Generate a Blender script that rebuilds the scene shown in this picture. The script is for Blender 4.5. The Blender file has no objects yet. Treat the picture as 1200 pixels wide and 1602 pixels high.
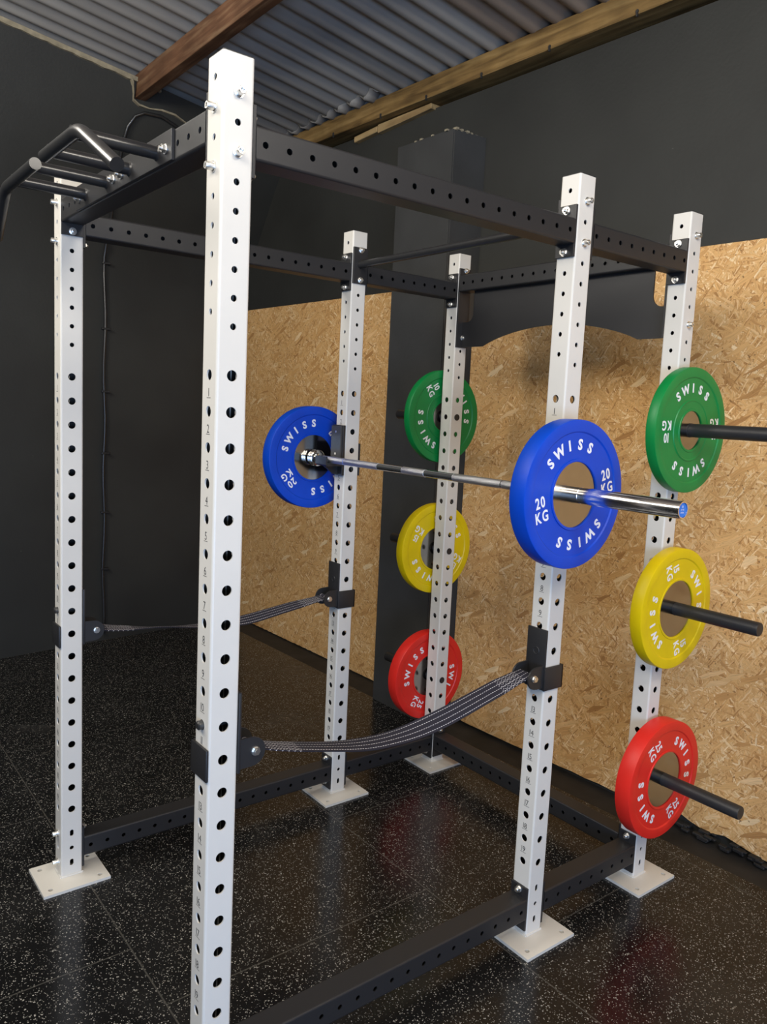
import bpy, bmesh, math, random
from mathutils import Vector, Matrix
random.seed(7)
SC = bpy.context.scene
COL = SC.collection
PI = math.pi

# ------------------------------------------------------------------ camera
F_PX, PPX, PPY = 1236.53, 11.54, -15.64
yaw, pitch, roll = 0.9016, -0.1170, 0.0479
CAM = Vector((1.66572, -0.81868, 1.76352))
fw = Vector((-math.sin(yaw)*math.cos(pitch), math.cos(yaw)*math.cos(pitch), math.sin(pitch)))
rt = Vector((math.cos(yaw), math.sin(yaw), 0)); up = rt.cross(fw)
rt2 = math.cos(roll)*rt + math.sin(roll)*up
up2 = -math.sin(roll)*rt + math.cos(roll)*up
cam = bpy.data.cameras.new('camera'); camo = bpy.data.objects.new('camera', cam); COL.objects.link(camo)
camo.matrix_world = Matrix(((rt2.x, up2.x, -fw.x, CAM.x), (rt2.y, up2.y, -fw.y, CAM.y), (rt2.z, up2.z, -fw.z, CAM.z), (0, 0, 0, 1)))
cam.sensor_fit = 'VERTICAL'; cam.sensor_height = 36.0; cam.lens = F_PX/1602*36
cam.shift_x = -PPX/1602; cam.shift_y = PPY/1602
cam.clip_start = 0.05; cam.clip_end = 60
SC.camera = camo
# ------------------------------------------------------------------ exposure, world, lights
vs = SC.view_settings
SC.display_settings.display_device = 'sRGB'
vs.view_transform = 'Standard'; vs.look = 'None'; vs.gamma = 1.0; vs.use_curve_mapping = False
vs.exposure = 0.12
wd = bpy.data.worlds.new('world'); SC.world = wd; wd.use_nodes = True
bg = wd.node_tree.nodes['Background']; bg.inputs[0].default_value = (0.80, 0.88, 1.0, 1); bg.inputs[1].default_value = 0.25

def area(name, loc, target, sx, sy, power, col):
    l = bpy.data.lights.new(name, 'AREA'); l.shape = 'RECTANGLE'; l.size = sx; l.size_y = sy
    l.energy = power; l.color = col
    o = bpy.data.objects.new(name, l); COL.objects.link(o); o.location = loc
    d = Vector(target) - Vector(loc); o.rotation_euler = d.to_track_quat('-Z', 'Y').to_euler()
    return o
def lamp(name, loc, power, col, rad=0.12):
    l = bpy.data.lights.new(name, 'POINT'); l.energy = power; l.color = col; l.shadow_soft_size = rad
    o = bpy.data.objects.new(name, l); COL.objects.link(o); o.location = loc; return o
# daylight through the open roller door in the right-hand wall
area('door_daylight', (4.75, -1.9, 0.90), (0, -0.3, 0.3), 2.4, 1.7, 185, (0.42, 0.62, 1.0))
# ceiling lamps under the roof, then an added soft fill (all out of the frame)
lamp('ceiling_lamp', (1.25, -0.50, 3.50), 9, (1.0, 0.92, 0.80), 0.10)
lamp('ceiling_lamp', (2.3, 0.55, 3.50), 125, (1.0, 0.94, 0.84), 0.30)
lamp('ceiling_lamp', (-1.7, -1.6, 3.60), 135, (1.0, 0.95, 0.86), 0.45)
lamp('ceiling_lamp', (3.4, -0.6, 3.40), 65, (1.0, 0.95, 0.86), 0.45)
area('soft_fill_area', (0.9, -1.9, 3.45), (0.2, 1.7, 0.9), 5.5, 0.9, 110, (1.0, 0.93, 0.82))  # added unseen fill light: brightens the strand board and softens its shadows

# ------------------------------------------------------------------ material helpers
def mat(name, base=(0.5, 0.5, 0.5), rough=0.5, metal=0.0, spec=0.5, noise=0.0, nscale=30, bump=0.0, bscale=200, emit=None):
    m = bpy.data.materials.new(name); m.use_nodes = True
    nt = m.node_tree; b = nt.nodes['Principled BSDF']
    b.inputs['Base Color'].default_value = (*base, 1); b.inputs['Roughness'].default_value = rough
    b.inputs['Metallic'].default_value = metal; b.inputs['Specular IOR Level'].default_value = spec
    tc = nt.nodes.new('ShaderNodeTexCoord')
    if noise:
        n = nt.nodes.new('ShaderNodeTexNoise'); n.inputs['Scale'].default_value = nscale; n.inputs['Detail'].default_value = 5
        nt.links.new(tc.outputs['Object'], n.inputs['Vector'])
        r = nt.nodes.new('ShaderNodeMapRange'); r.inputs['From Min'].default_value = 0.3; r.inputs['From Max'].default_value = 0.7
        r.inputs['To Min'].default_value = 1-noise; r.inputs['To Max'].default_value = 1+noise
        nt.links.new(n.outputs['Fac'], r.inputs['Value'])
        mx = nt.nodes.new('ShaderNodeVectorMath'); mx.operation = 'SCALE'; mx.inputs[0].default_value = base
        nt.links.new(r.outputs['Result'], mx.inputs['Scale']); nt.links.new(mx.outputs['Vector'], b.inputs['Base Color'])
    if bump:
        n2 = nt.nodes.new('ShaderNodeTexNoise'); n2.inputs['Scale'].default_value = bscale; n2.inputs['Detail'].default_value = 3
        nt.links.new(tc.outputs['Object'], n2.inputs['Vector'])
        bp = nt.nodes.new('ShaderNodeBump'); bp.inputs['Strength'].default_value = bump; bp.inputs['Distance'].default_value = 0.002
        nt.links.new(n2.outputs['Fac'], bp.inputs['Height']); nt.links.new(bp.outputs['Normal'], b.inputs['Normal'])
    if emit:
        b.inputs['Emission Color'].default_value = (*emit[:3], 1); b.inputs['Emission Strength'].default_value = emit[3]
    return m

M = {}
M['white'] = mat('white_powder_coat', (0.650, 0.630, 0.580), 0.42, noise=0.02, nscale=6, bump=0.05, bscale=500)
M['black'] = mat('black_powder_coat', (0.019, 0.019, 0.0205), 0.44, spec=0.5, bump=0.12, bscale=900)
M['blacks'] = mat('black_satin_steel', (0.020, 0.020, 0.021), 0.28, spec=0.6, noise=0.1, nscale=40)
M['zinc'] = mat('zinc_plated_steel', (0.80, 0.79, 0.76), 0.34, 1.0)
M['dsteel'] = mat('dark_steel_pin', (0.10, 0.10, 0.10), 0.35, 0.8)
M['chrome'] = mat('chrome', (0.86, 0.87, 0.88), 0.07, 1.0)
M['knurl'] = mat('knurled_chrome', (0.80, 0.81, 0.83), 0.33, 1.0, bump=0.6, bscale=1500)
M['sleeve'] = mat('brushed_chrome_sleeve', (0.80, 0.80, 0.81), 0.17, 1.0)
M['disc'] = mat('polished_steel_disc', (0.37, 0.36, 0.34), 0.16, 1.0, noise=0.05, nscale=20)
M['blue'] = mat('blue_rubber', (0.0, 0.055, 0.50), 0.42, spec=0.35, noise=0.06, nscale=10)
M['green'] = mat('green_rubber', (0.0, 0.215, 0.045), 0.42, noise=0.06, nscale=10)
M['yellow'] = mat('yellow_rubber', (0.72, 0.53, 0.0), 0.42, noise=0.06, nscale=10)
M['red'] = mat('red_rubber', (0.72, 0.022, 0.014), 0.42, noise=0.06, nscale=10)
M['print'] = mat('white_print', (0.84, 0.84, 0.86), 0.5)
M['bare'] = mat('unpainted_tube_inside', (0.022, 0.021, 0.020), 0.6)
M['ink'] = mat('engraved_grey_numbers', (0.06, 0.058, 0.056), 0.7)
M['uhmw'] = mat('dark_plastic_liner', (0.045, 0.046, 0.048), 0.45)
M['capblue'] = mat('blue_end_cap', (0.01, 0.16, 0.62), 0.4)
M['plaster'] = mat('bare_plaster_edge', (0.26, 0.225, 0.155), 0.9, noise=0.25, nscale=25)
M['fixture'] = mat('white_enamel', (0.7, 0.7, 0.7), 0.4)

def nodes(m): return m.node_tree, m.node_tree.nodes, m.node_tree.links, m.node_tree.nodes['Principled BSDF']
def N(nt, typ, **kw):
    n = nt.nodes.new(typ)
    for k, v in kw.items():
        if k in n.inputs: n.inputs[k].default_value = v
        else: setattr(n, k, v)
    return n
def ramp(nt, fac, pts, interp='LINEAR'):
    r = nt.nodes.new('ShaderNodeValToRGB'); r.color_ramp.interpolation = interp
    el = r.color_ramp.elements
    while len(el) < len(pts): el.new(0.5)
    for e, (p, c) in zip(el, pts): e.position = p; e.color = (*c, 1)
    nt.links.new(fac, r.inputs['Fac']); return r

# black painted block wall
def wall_mat():
    m = mat('black_painted_wall', (0.026, 0.026, 0.0245), 0.62, spec=0.35)
    nt, nd, lk, b = nodes(m)
    tc = N(nt, 'ShaderNodeTexCoord'); n = N(nt, 'ShaderNodeTexNoise', Scale=1.7, Detail=6.0)
    lk.new(tc.outputs['Object'], n.inputs['Vector'])
    r = ramp(nt, n.outputs['Fac'], [(0.3, (0.0215, 0.022, 0.0203)), (0.75, (0.033, 0.034, 0.031))])
    # pale scuffs and chips
    n3 = N(nt, 'ShaderNodeTexNoise', Scale=26.0, Detail=2.0); lk.new(tc.outputs['Object'], n3.inputs['Vector'])
    r3 = ramp(nt, n3.outputs['Fac'], [(0.795, (0, 0, 0)), (0.83, (1, 1, 1))])
    mx = N(nt, 'ShaderNodeMix', data_type='RGBA'); lk.new(r3.outputs['Color'], mx.inputs[0]); lk.new(r.outputs['Color'], mx.inputs[6])
    mx.inputs[7].default_value = (0.08, 0.08, 0.07, 1); lk.new(mx.outputs[2], b.inputs['Base Color'])
    n2 = N(nt, 'ShaderNodeTexNoise', Scale=60.0, Detail=4.0); lk.new(tc.outputs['Object'], n2.inputs['Vector'])
    bp = N(nt, 'ShaderNodeBump', Strength=0.25, Distance=0.004); lk.new(n2.outputs['Fac'], bp.inputs['Height']); lk.new(bp.outputs['Normal'], b.inputs['Normal'])
    return m
M['wall'] = wall_mat()
M['pier'] = mat('faded_black_pier_paint', (0.042, 0.043, 0.0435), 0.6, spec=0.35, noise=0.12, nscale=5, bump=0.4, bscale=60)

# oriented strand board: several layers of stretched, randomly toned flakes
def osb_mat():
    m = mat('oriented_strand_board', (0.5, 0.33, 0.15), 0.62, spec=0.25)
    nt, nd, lk, b = nodes(m)
    tc = N(nt, 'ShaderNodeTexCoord')
    warp = N(nt, 'ShaderNodeTexNoise', Scale=13.0, Detail=3.0); lk.new(tc.outputs['Object'], warp.inputs['Vector'])
    wsub = N(nt, 'ShaderNodeVectorMath', operation='SUBTRACT'); lk.new(warp.outputs['Color'], wsub.inputs[0]); wsub.inputs[1].default_value = (0.5, 0.5, 0.5)
    wsc = N(nt, 'ShaderNodeVectorMath', operation='SCALE'); lk.new(wsub.outputs['Vector'], wsc.inputs[0]); wsc.inputs['Scale'].default_value = 0.020
    wadd = N(nt, 'ShaderNodeVectorMath', operation='ADD'); lk.new(tc.outputs['Object'], wadd.inputs[0]); lk.new(wsc.outputs['Vector'], wadd.inputs[1])
    PAL = [(0.0, (0.40, 0.20, 0.068)), (0.16, (0.56, 0.305, 0.110)), (0.42, (0.66, 0.385, 0.150)), (0.68, (0.66, 0.395, 0.160)), (0.88, (0.73, 0.475, 0.225)), (1.0, (0.84, 0.63, 0.36))]
    prev = None
    for i, (ang, sx, sz, cut) in enumerate([(0.3, 9, 26, 0.0), (1.25, 8, 38, 0.42), (-0.35, 9, 48, 0.50), (2.2, 13, 66, 0.55), (0.75, 9, 60, 0.66), (-1.0, 16, 105, 0.66), (1.65, 22, 150, 0.72), (0.05, 24, 190, 0.76), (2.6, 17, 110, 0.80), (1.0, 26, 220, 0.80), (0.5, 12, 52, 0.86)]):
        mp = N(nt, 'ShaderNodeMapping'); mp.inputs['Rotation'].default_value = (0, ang, 0); mp.inputs['Location'].default_value = (i*3.7, 0, i*1.9)
        lk.new(wadd.outputs['Vector'], mp.inputs['Vector'])
        mul = N(nt, 'ShaderNodeVectorMath', operation='MULTIPLY'); lk.new(mp.outputs['Vector'], mul.inputs[0]); mul.inputs[1].default_value = (sx, 0.01, sz)
        vo = N(nt, 'ShaderNodeTexVoronoi', Scale=1.0); lk.new(mul.outputs['Vector'], vo.inputs['Vector'])
        sep = N(nt, 'ShaderNodeSeparateColor'); lk.new(vo.outputs['Color'], sep.inputs[0])
        r = ramp(nt, sep.outputs[0], PAL)
        # fibre streaks along the flake
        st = N(nt, 'ShaderNodeTexNoise', Scale=1.0, Detail=2.0); m2 = N(nt, 'ShaderNodeVectorMath', operation='MULTIPLY')
        lk.new(mp.outputs['Vector'], m2.inputs[0]); m2.inputs[1].default_value = (14, 1, 330); lk.new(m2.outputs['Vector'], st.inputs['Vector'])
        mr = N(nt, 'ShaderNodeMapRange'); mr.inputs['From Min'].default_value = .3; mr.inputs['From Max'].default_value = .7; mr.inputs['To Min'].default_value = .84; mr.inputs['To Max'].default_value = 1.13
        lk.new(st.outputs['Fac'], mr.inputs['Value'])
        sc = N(nt, 'ShaderNodeVectorMath', operation='SCALE'); lk.new(r.outputs['Color'], sc.inputs[0]); lk.new(mr.outputs['Result'], sc.inputs['Scale'])
        if prev is None: prev = sc.outputs['Vector']; continue
        gt = N(nt, 'ShaderNodeMath', operation='GREATER_THAN'); lk.new(sep.outputs[1], gt.inputs[0]); gt.inputs[1].default_value = cut
        mx = N(nt, 'ShaderNodeMix', data_type='RGBA'); lk.new(gt.outputs[0], mx.inputs[0]); lk.new(prev, mx.inputs[6]); lk.new(sc.outputs['Vector'], mx.inputs[7])
        prev = mx.outputs[2]
    # small dark bark flecks
    fl = N(nt, 'ShaderNodeTexNoise', Scale=70.0, Detail=1.0); lk.new(tc.outputs['Object'], fl.inputs['Vector'])
    rf = ramp(nt, fl.outputs['Fac'], [(0.70, (0, 0, 0)), (0.76, (1, 1, 1))])
    mx = N(nt, 'ShaderNodeMix', data_type='RGBA'); mf = N(nt, 'ShaderNodeMath', operation='MULTIPLY'); mf.inputs[1].default_value = 0.7
    lk.new(rf.outputs['Color'], mf.inputs[0]); lk.new(mf.outputs[0], mx.inputs[0]); lk.new(prev, mx.inputs[6]); mx.inputs[7].default_value = (0.13, 0.06, 0.025, 1)
    big = N(nt, 'ShaderNodeTexNoise', Scale=1.3, Detail=2.0); lk.new(tc.outputs['Object'], big.inputs['Vector'])
    mr = N(nt, 'ShaderNodeMapRange'); mr.inputs['From Min'].default_value = .3; mr.inputs['From Max'].default_value = .7; mr.inputs['To Min'].default_value = .93; mr.inputs['To Max'].default_value = 1.06
    lk.new(big.outputs['Fac'], mr.inputs['Value'])
    sc = N(nt, 'ShaderNodeVectorMath', operation='SCALE'); lk.new(mx.outputs[2], sc.inputs[0]); lk.new(mr.outputs['Result'], sc.inputs['Scale'])
    lk.new(sc.outputs['Vector'], b.inputs['Base Color'])
    return m
M['osb'] = osb_mat()

# black rubber mats with pale flecks, seams in running bond, slightly glossy
def floor_mat():
    m = mat('speckled_rubber_mats', (0.012, 0.012, 0.012), 0.25, spec=0.42)
    nt, nd, lk, b = nodes(m)
    tc = N(nt, 'ShaderNodeTexCoord'); P = tc.outputs['Object']
    def flecks(scale, keep, size, seed):
        mp = N(nt, 'ShaderNodeMapping'); mp.inputs['Location'].default_value = (seed, seed*1.3, 0); mp.inputs['Rotation'].default_value = (0, 0, seed)
        wz = N(nt, 'ShaderNodeTexNoise', Scale=scale*0.8, Detail=1.0); lk.new(P, wz.inputs['Vector'])
        ws = N(nt, 'ShaderNodeVectorMath', operation='SCALE'); ws.inputs['Scale'].default_value = 0.9/scale; lk.new(wz.outputs['Color'], ws.inputs[0])
        wa = N(nt, 'ShaderNodeVectorMath', operation='ADD'); lk.new(P, wa.inputs[0]); lk.new(ws.outputs['Vector'], wa.inputs[1])
        lk.new(wa.outputs['Vector'], mp.inputs['Vector'])
        vo = N(nt, 'ShaderNodeTexVoronoi', Scale=scale); vo.voronoi_dimensions = '2D'; lk.new(mp.outputs['Vector'], vo.inputs['Vector'])
        sep = N(nt, 'ShaderNodeSeparateColor'); lk.new(vo.outputs['Color'], sep.inputs[0])
        g = N(nt, 'ShaderNodeMath', operation='LESS_THAN'); lk.new(sep.outputs[0], g.inputs[0]); g.inputs[1].default_value = keep
        sz = N(nt, 'ShaderNodeMath', operation='MULTIPLY'); lk.new(sep.outputs[1], sz.inputs[0]); sz.inputs[1].default_value = size
        d = N(nt, 'ShaderNodeMath', operation='LESS_THAN'); lk.new(vo.outputs['Distance'], d.inputs[0]); lk.new(sz.outputs[0], d.inputs[1])
        mu = N(nt, 'ShaderNodeMath', operation='MULTIPLY'); lk.new(g.outputs[0], mu.inputs[0]); lk.new(d.outputs[0], mu.inputs[1])
        return mu.outputs[0]
    f1 = flecks(150, 0.095, 0.41, 0.3); f2 = flecks(255, 0.18, 0.48, 1.9); f3 = flecks(105, 0.016, 0.32, 4.1)
    a = N(nt, 'ShaderNodeMath', operation='MAXIMUM'); lk.new(f1, a.inputs[0]); lk.new(f2, a.inputs[1])
    a2 = N(nt, 'ShaderNodeMath', operation='MAXIMUM'); lk.new(a.outputs[0], a2.inputs[0]); lk.new(f3, a2.inputs[1])
    tint = N(nt, 'ShaderNodeTexNoise', Scale=90.0); lk.new(P, tint.inputs['Vector'])
    fr = ramp(nt, tint.outputs['Fac'], [(0.35, (0.16, 0.155, 0.14)), (0.6, (0.38, 0.37, 0.34))])
    dust = N(nt, 'ShaderNodeTexNoise', Scale=2.3, Detail=6.0, Distortion=0.6); lk.new(P, dust.inputs['Vector'])
    dr = ramp(nt, dust.outputs['Fac'], [(0.4, (0.006, 0.006, 0.0062)), (0.78, (0.016, 0.016, 0.016))])
    mx = N(nt, 'ShaderNodeMix', data_type='RGBA'); lk.new(a2.outputs[0], mx.inputs[0]); lk.new(dr.outputs['Color'], mx.inputs[6]); lk.new(fr.outputs['Color'], mx.inputs[7])
    # seams: rows at y = 0.04 + 1.01 k; columns staggered
    sp = N(nt, 'ShaderNodeSeparateXYZ'); lk.new(P, sp.inputs[0])
    def MA(op, x, y=None):
        n = N(nt, 'ShaderNodeMath', operation=op)
        for k, v in enumerate((x, y)):
            if v is None: continue
            if isinstance(v, (int, float)): n.inputs[k].default_value = v
            else: lk.new(v, n.inputs[k])
        return n.outputs[0]
    yy = MA('DIVIDE', MA('SUBTRACT', sp.outputs[1], 0.04), 1.005)
    row = MA('FLOOR', yy); fy = MA('ABSOLUTE', MA('SUBTRACT', yy, MA('ROUND', yy)))
    off = MA('ADD', MA('MULTIPLY', row, 0.3475), MA('MULTIPLY', MA('MULTIPLY', row, row), 0.0575))
    xx = MA('SUBTRACT', MA('SUBTRACT', sp.outputs[0], 0.635), off); fx = MA('ABSOLUTE', MA('SUBTRACT', xx, MA('ROUND', xx)))
    dmin = MA('MINIMUM', fx, fy)
    sm = N(nt, 'ShaderNodeMapRange'); sm.inputs['From Min'].default_value = 0.0014; sm.inputs['From Max'].default_value = 0.0034; sm.inputs['To Min'].default_value = 1; sm.inputs['To Max'].default_value = 0
    lk.new(dmin, sm.inputs['Value'])
    mx2 = N(nt, 'ShaderNodeMix', data_type='RGBA'); sfac = MA('MULTIPLY', sm.outputs['Result'], 0.75); lk.new(sfac, mx2.inputs[0]); lk.new(mx.outputs[2], mx2.inputs[6]); mx2.inputs[7].default_value = (0.075, 0.072, 0.065, 1)
    lk.new(mx2.outputs[2], b.inputs['Base Color'])
    rr = ramp(nt, dust.outputs['Fac'], [(0.35, (0.17, 0.17, 0.17)), (0.75, (0.31, 0.31, 0.31))]); lk.new(rr.outputs['Color'], b.inputs['Roughness'])
    n2 = N(nt, 'ShaderNodeTexNoise', Scale=260.0, Detail=3.0); lk.new(P, n2.inputs['Vector'])
    bp = N(nt, 'ShaderNodeBump', Strength=0.06, Distance=0.001); lk.new(n2.outputs['Fac'], bp.inputs['Height']); lk.new(bp.outputs['Normal'], b.inputs['Normal'])
    return m
M['floor'] = floor_mat()
M['slab'] = mat('black_painted_concrete', (0.020, 0.019, 0.018), 0.6, spec=0.3, noise=0.3, nscale=9, bump=0.4, bscale=45)

def roof_mat():
    m = mat('grey_corrugated_sheet', (0.2, 0.2, 0.2), 0.6, spec=0.4)
    nt, nd, lk, b = nodes(m); tc = N(nt, 'ShaderNodeTexCoord')
    mp = N(nt, 'ShaderNodeMapping'); mp.inputs['Scale'].default_value = (6, 0.7, 1); lk.new(tc.outputs['Object'], mp.inputs['Vector'])
    n = N(nt, 'ShaderNodeTexNoise', Scale=1.0, Detail=6.0); lk.new(mp.outputs['Vector'], n.inputs['Vector'])
    r = ramp(nt, n.outputs['Fac'], [(0.25, (0.19, 0.182, 0.172)), (0.5, (0.275, 0.264, 0.248)), (0.8, (0.38, 0.366, 0.34))])
    sp = N(nt, 'ShaderNodeSeparateXYZ'); lk.new(tc.outputs['Object'], sp.inputs[0])
    mr = N(nt, 'ShaderNodeMapRange'); mr.inputs['From Min'].default_value = -1.42; mr.inputs['From Max'].default_value = -1.36; lk.new(sp.outputs[0], mr.inputs['Value'])
    mx = N(nt, 'ShaderNodeMix', data_type='RGBA', blend_type='MULTIPLY'); lk.new(mr.outputs['Result'], mx.inputs[0]); lk.new(r.outputs['Color'], mx.inputs[6]); mx.inputs[7].default_value = (0.80, 0.66, 0.56, 1)
    lk.new(mx.outputs[2], b.inputs['Base Color'])
    return m
M['roof'] = roof_mat()

def wood_mat(name, c0, c1, c2, rough=0.7, axis=0, sc=1.0):
    m = mat(name, c1, rough, spec=0.25); nt, nd, lk, b = nodes(m); tc = N(nt, 'ShaderNodeTexCoord')
    mp = N(nt, 'ShaderNodeMapping'); s = [30*sc]*3; s[axis] = 2.2*sc; mp.inputs['Scale'].default_value = s; lk.new(tc.outputs['Object'], mp.inputs['Vector'])
    n = N(nt, 'ShaderNodeTexNoise', Scale=1.0, Detail=6.0, Distortion=0.5); lk.new(mp.outputs['Vector'], n.inputs['Vector'])
    r = ramp(nt, n.outputs['Fac'], [(0.3, c0), (0.52, c1), (0.72, c2)])
    n2 = N(nt, 'ShaderNodeTexNoise', Scale=5.0, Detail=3.0); lk.new(tc.outputs['Object'], n2.inputs['Vector'])
    mr = N(nt, 'ShaderNodeMapRange'); mr.inputs['From Min'].default_value = .3; mr.inputs['From Max'].default_value = .7; mr.inputs['To Min'].default_value = .7; mr.inputs['To Max'].default_value = 1.2; lk.new(n2.outputs['Fac'], mr.inputs['Value'])
    s2 = N(nt, 'ShaderNodeVectorMath', operation='SCALE'); lk.new(r.outputs['Color'], s2.inputs[0]); lk.new(mr.outputs['Result'], s2.inputs['Scale'])
    lk.new(s2.outputs['Vector'], b.inputs['Base Color'])
    bp = N(nt, 'ShaderNodeBump', Strength=0.3, Distance=0.004); lk.new(n.outputs['Fac'], bp.inputs['Height']); lk.new(bp.outputs['Normal'], b.inputs['Normal'])
    return m
M['timber'] = wood_mat('aged_pine_timber', (0.09, 0.052, 0.018), (0.22, 0.135, 0.048), (0.30, 0.20, 0.08))
M['batten'] = wood_mat('pale_offcut_timber', (0.20, 0.13, 0.06), (0.33, 0.23, 0.11), (0.42, 0.31, 0.16))
M['rust'] = wood_mat('red_brown_painted_beam', (0.085, 0.040, 0.022), (0.15, 0.075, 0.040), (0.26, 0.16, 0.09), 0.6)

def strap_mat():
    m = mat('navy_black_webbing', (0.02, 0.02, 0.03), 0.75, spec=0.3)
    nt, nd, lk, b = nodes(m)
    uv = N(nt, 'ShaderNodeUVMap'); uv.uv_map = 'UVMap'
    sp = N(nt, 'ShaderNodeSeparateXYZ'); lk.new(uv.outputs[0], sp.inputs[0])   # u: metres along, v: 0..1 across
    def MA(op, x, y=None):
        n = N(nt, 'ShaderNodeMath', operation=op)
        for k, v in enumerate((x, y)):
            if v is None: continue
            if isinstance(v, (int, float)): n.inputs[k].default_value = v
            else: lk.new(v, n.inputs[k])
        return n.outputs[0]
    u, v = sp.outputs[0], sp.outputs[1]
    # four stitch rows over the whole length
    rows = MA('SUBTRACT', MA('MULTIPLY', v, 4.0), 0.5)
    dist = MA('ABSOLUTE', MA('SUBTRACT', rows, MA('ROUND', rows)))
    inrow = MA('LESS_THAN', dist, 0.042)
    phase = MA('ADD', MA('MULTIPLY', u, 115.0), MA('MULTIPLY', MA('ROUND', rows), 0.37))
    dash = MA('LESS_THAN', MA('FRACT', phase), 0.66)
    s1 = MA('MULTIPLY', inrow, dash)
    # reinforcement stitching near both ends (u runs 0..1.08 m)
    edge = MA('MINIMUM', u, MA('SUBTRACT', 1.02, u))
    near = MA('MULTIPLY', MA('LESS_THAN', edge, 0.14), MA('GREATER_THAN', edge, 0.045))
    zz = MA('ADD', MA('MULTIPLY', v, 6.0), MA('MULTIPLY', MA('ABSOLUTE', MA('SUBTRACT', MA('FRACT', MA('MULTIPLY', u, 55.0)), 0.5)), 1.5))
    s2 = MA('MULTIPLY', MA('MULTIPLY', near, MA('LESS_THAN', MA('FRACT', zz), 0.12)), MA('LESS_THAN', MA('FRACT', MA('MULTIPLY', u, 160.0)), 0.75))
    st = MA('MAXIMUM', s1, s2)
    wv = N(nt, 'ShaderNodeTexWave', Scale=1.0); wm = N(nt, 'ShaderNodeVectorMath', operation='MULTIPLY'); lk.new(uv.outputs[0], wm.inputs[0]); wm.inputs[1].default_value = (180, 0, 0); lk.new(wm.outputs['Vector'], wv.inputs['Vector'])
    base = ramp(nt, wv.outputs['Fac'], [(0, (0.010, 0.0095, 0.015)), (1, (0.022, 0.021, 0.032))])
    mx = N(nt, 'ShaderNodeMix', data_type='RGBA'); lk.new(st, mx.inputs[0]); lk.new(base.outputs['Color'], mx.inputs[6]); mx.inputs[7].default_value = (0.62, 0.60, 0.63, 1)
    lk.new(mx.outputs[2], b.inputs['Base Color'])
    return m
M['strap'] = strap_mat()

# ------------------------------------------------------------------ mesh helpers
def link_mesh(name, bm, m, parent=None, smooth=False, loc=None):
    me = bpy.data.meshes.new(name); bm.normal_update()
    bm.to_mesh(me); bm.free()
    for mm in (m if isinstance(m, (list, tuple)) else [m]): me.materials.append(mm)
    if smooth:
        for p in me.polygons: p.use_smooth = True
    o = bpy.data.objects.new(name, me); COL.objects.link(o)
    if loc is not None: o.location = loc
    if parent: o.parent = parent
    return o
def autosmooth(o, ang=35):
    me = o.data
    for p in me.polygons: p.use_smooth = True
    bm = bmesh.new(); bm.from_mesh(me)
    lim = math.radians(ang)
    for e in bm.edges:
        e.smooth = len(e.link_faces) == 2 and e.calc_face_angle(0) < lim
    bm.to_mesh(me); bm.free()
    return o
def thing(name, label, cat, loc=(0, 0, 0), group=None):
    o = bpy.data.objects.new(name, None); COL.objects.link(o); o.location = loc; o.empty_display_size = 0.05
    o['label'] = label; o['category'] = cat
    if group: o['group'] = group
    return o
def tag(o, label, cat, group=None):
    o['label'] = label; o['category'] = cat
    if group: o['group'] = group
    return o
def struct(o): o['kind'] = 'structure'; return o
def box(bm, x0, x1, y0, y1, z0, z1, bev=0.0):
    v = [bm.verts.new((x, y, z)) for x in (x0, x1) for y in (y0, y1) for z in (z0, z1)]
    fs = [(0, 1, 3, 2), (4, 6, 7, 5), (0, 4, 5, 1), (2, 3, 7, 6), (0, 2, 6, 4), (1, 5, 7, 3)]
    f = [bm.faces.new([v[i] for i in q]) for q in fs]
    if bev:
        es = list({e for q in f for e in q.edges})
        bmesh.ops.bevel(bm, geom=es, offset=bev, segments=2, profile=0.5, affect='EDGES')
def basis(d):
    d = Vector(d).normalized(); a = Vector((0, 0, 1)) if abs(d.z) < .9 else Vector((1, 0, 0))
    u = d.cross(a).normalized(); return d, u, d.cross(u)
def cyl(bm, p0, p1, r, seg=20, r1=None, caps=True, phase=0.0):
    p0, p1 = Vector(p0), Vector(p1); d, u, w = basis(p1-p0); r1 = r if r1 is None else r1
    A = [bm.verts.new(p0+(u*math.cos(t)+w*math.sin(t))*r) for t in [phase+2*PI*k/seg for k in range(seg)]]
    B = [bm.verts.new(p1+(u*math.cos(t)+w*math.sin(t))*r1) for t in [phase+2*PI*k/seg for k in range(seg)]]
    for k in range(seg): bm.faces.new((A[k], A[(k+1) % seg], B[(k+1) % seg], B[k]))
    if caps: bm.faces.new(A[::-1]); bm.faces.new(B)
def lathe(bm, origin, axis, prof, seg=64, closed=True):
    """prof: list of (a, r) along axis"""
    origin = Vector(origin); d, u, w = basis(axis); rings = []
    for a, r in prof:
        rings.append([bm.verts.new(origin+d*a+(u*math.cos(2*PI*k/seg)+w*math.sin(2*PI*k/seg))*r) for k in range(seg)])
    n = len(rings); last = n if closed else n-1
    for i in range(last):
        A, B = rings[i], rings[(i+1) % n]
        for k in range(seg): bm.faces.new((A[k], A[(k+1) % seg], B[(k+1) % seg], B[k]))
    if not closed:
        bm.faces.new(rings[0][::-1]); bm.faces.new(rings[-1])
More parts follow.
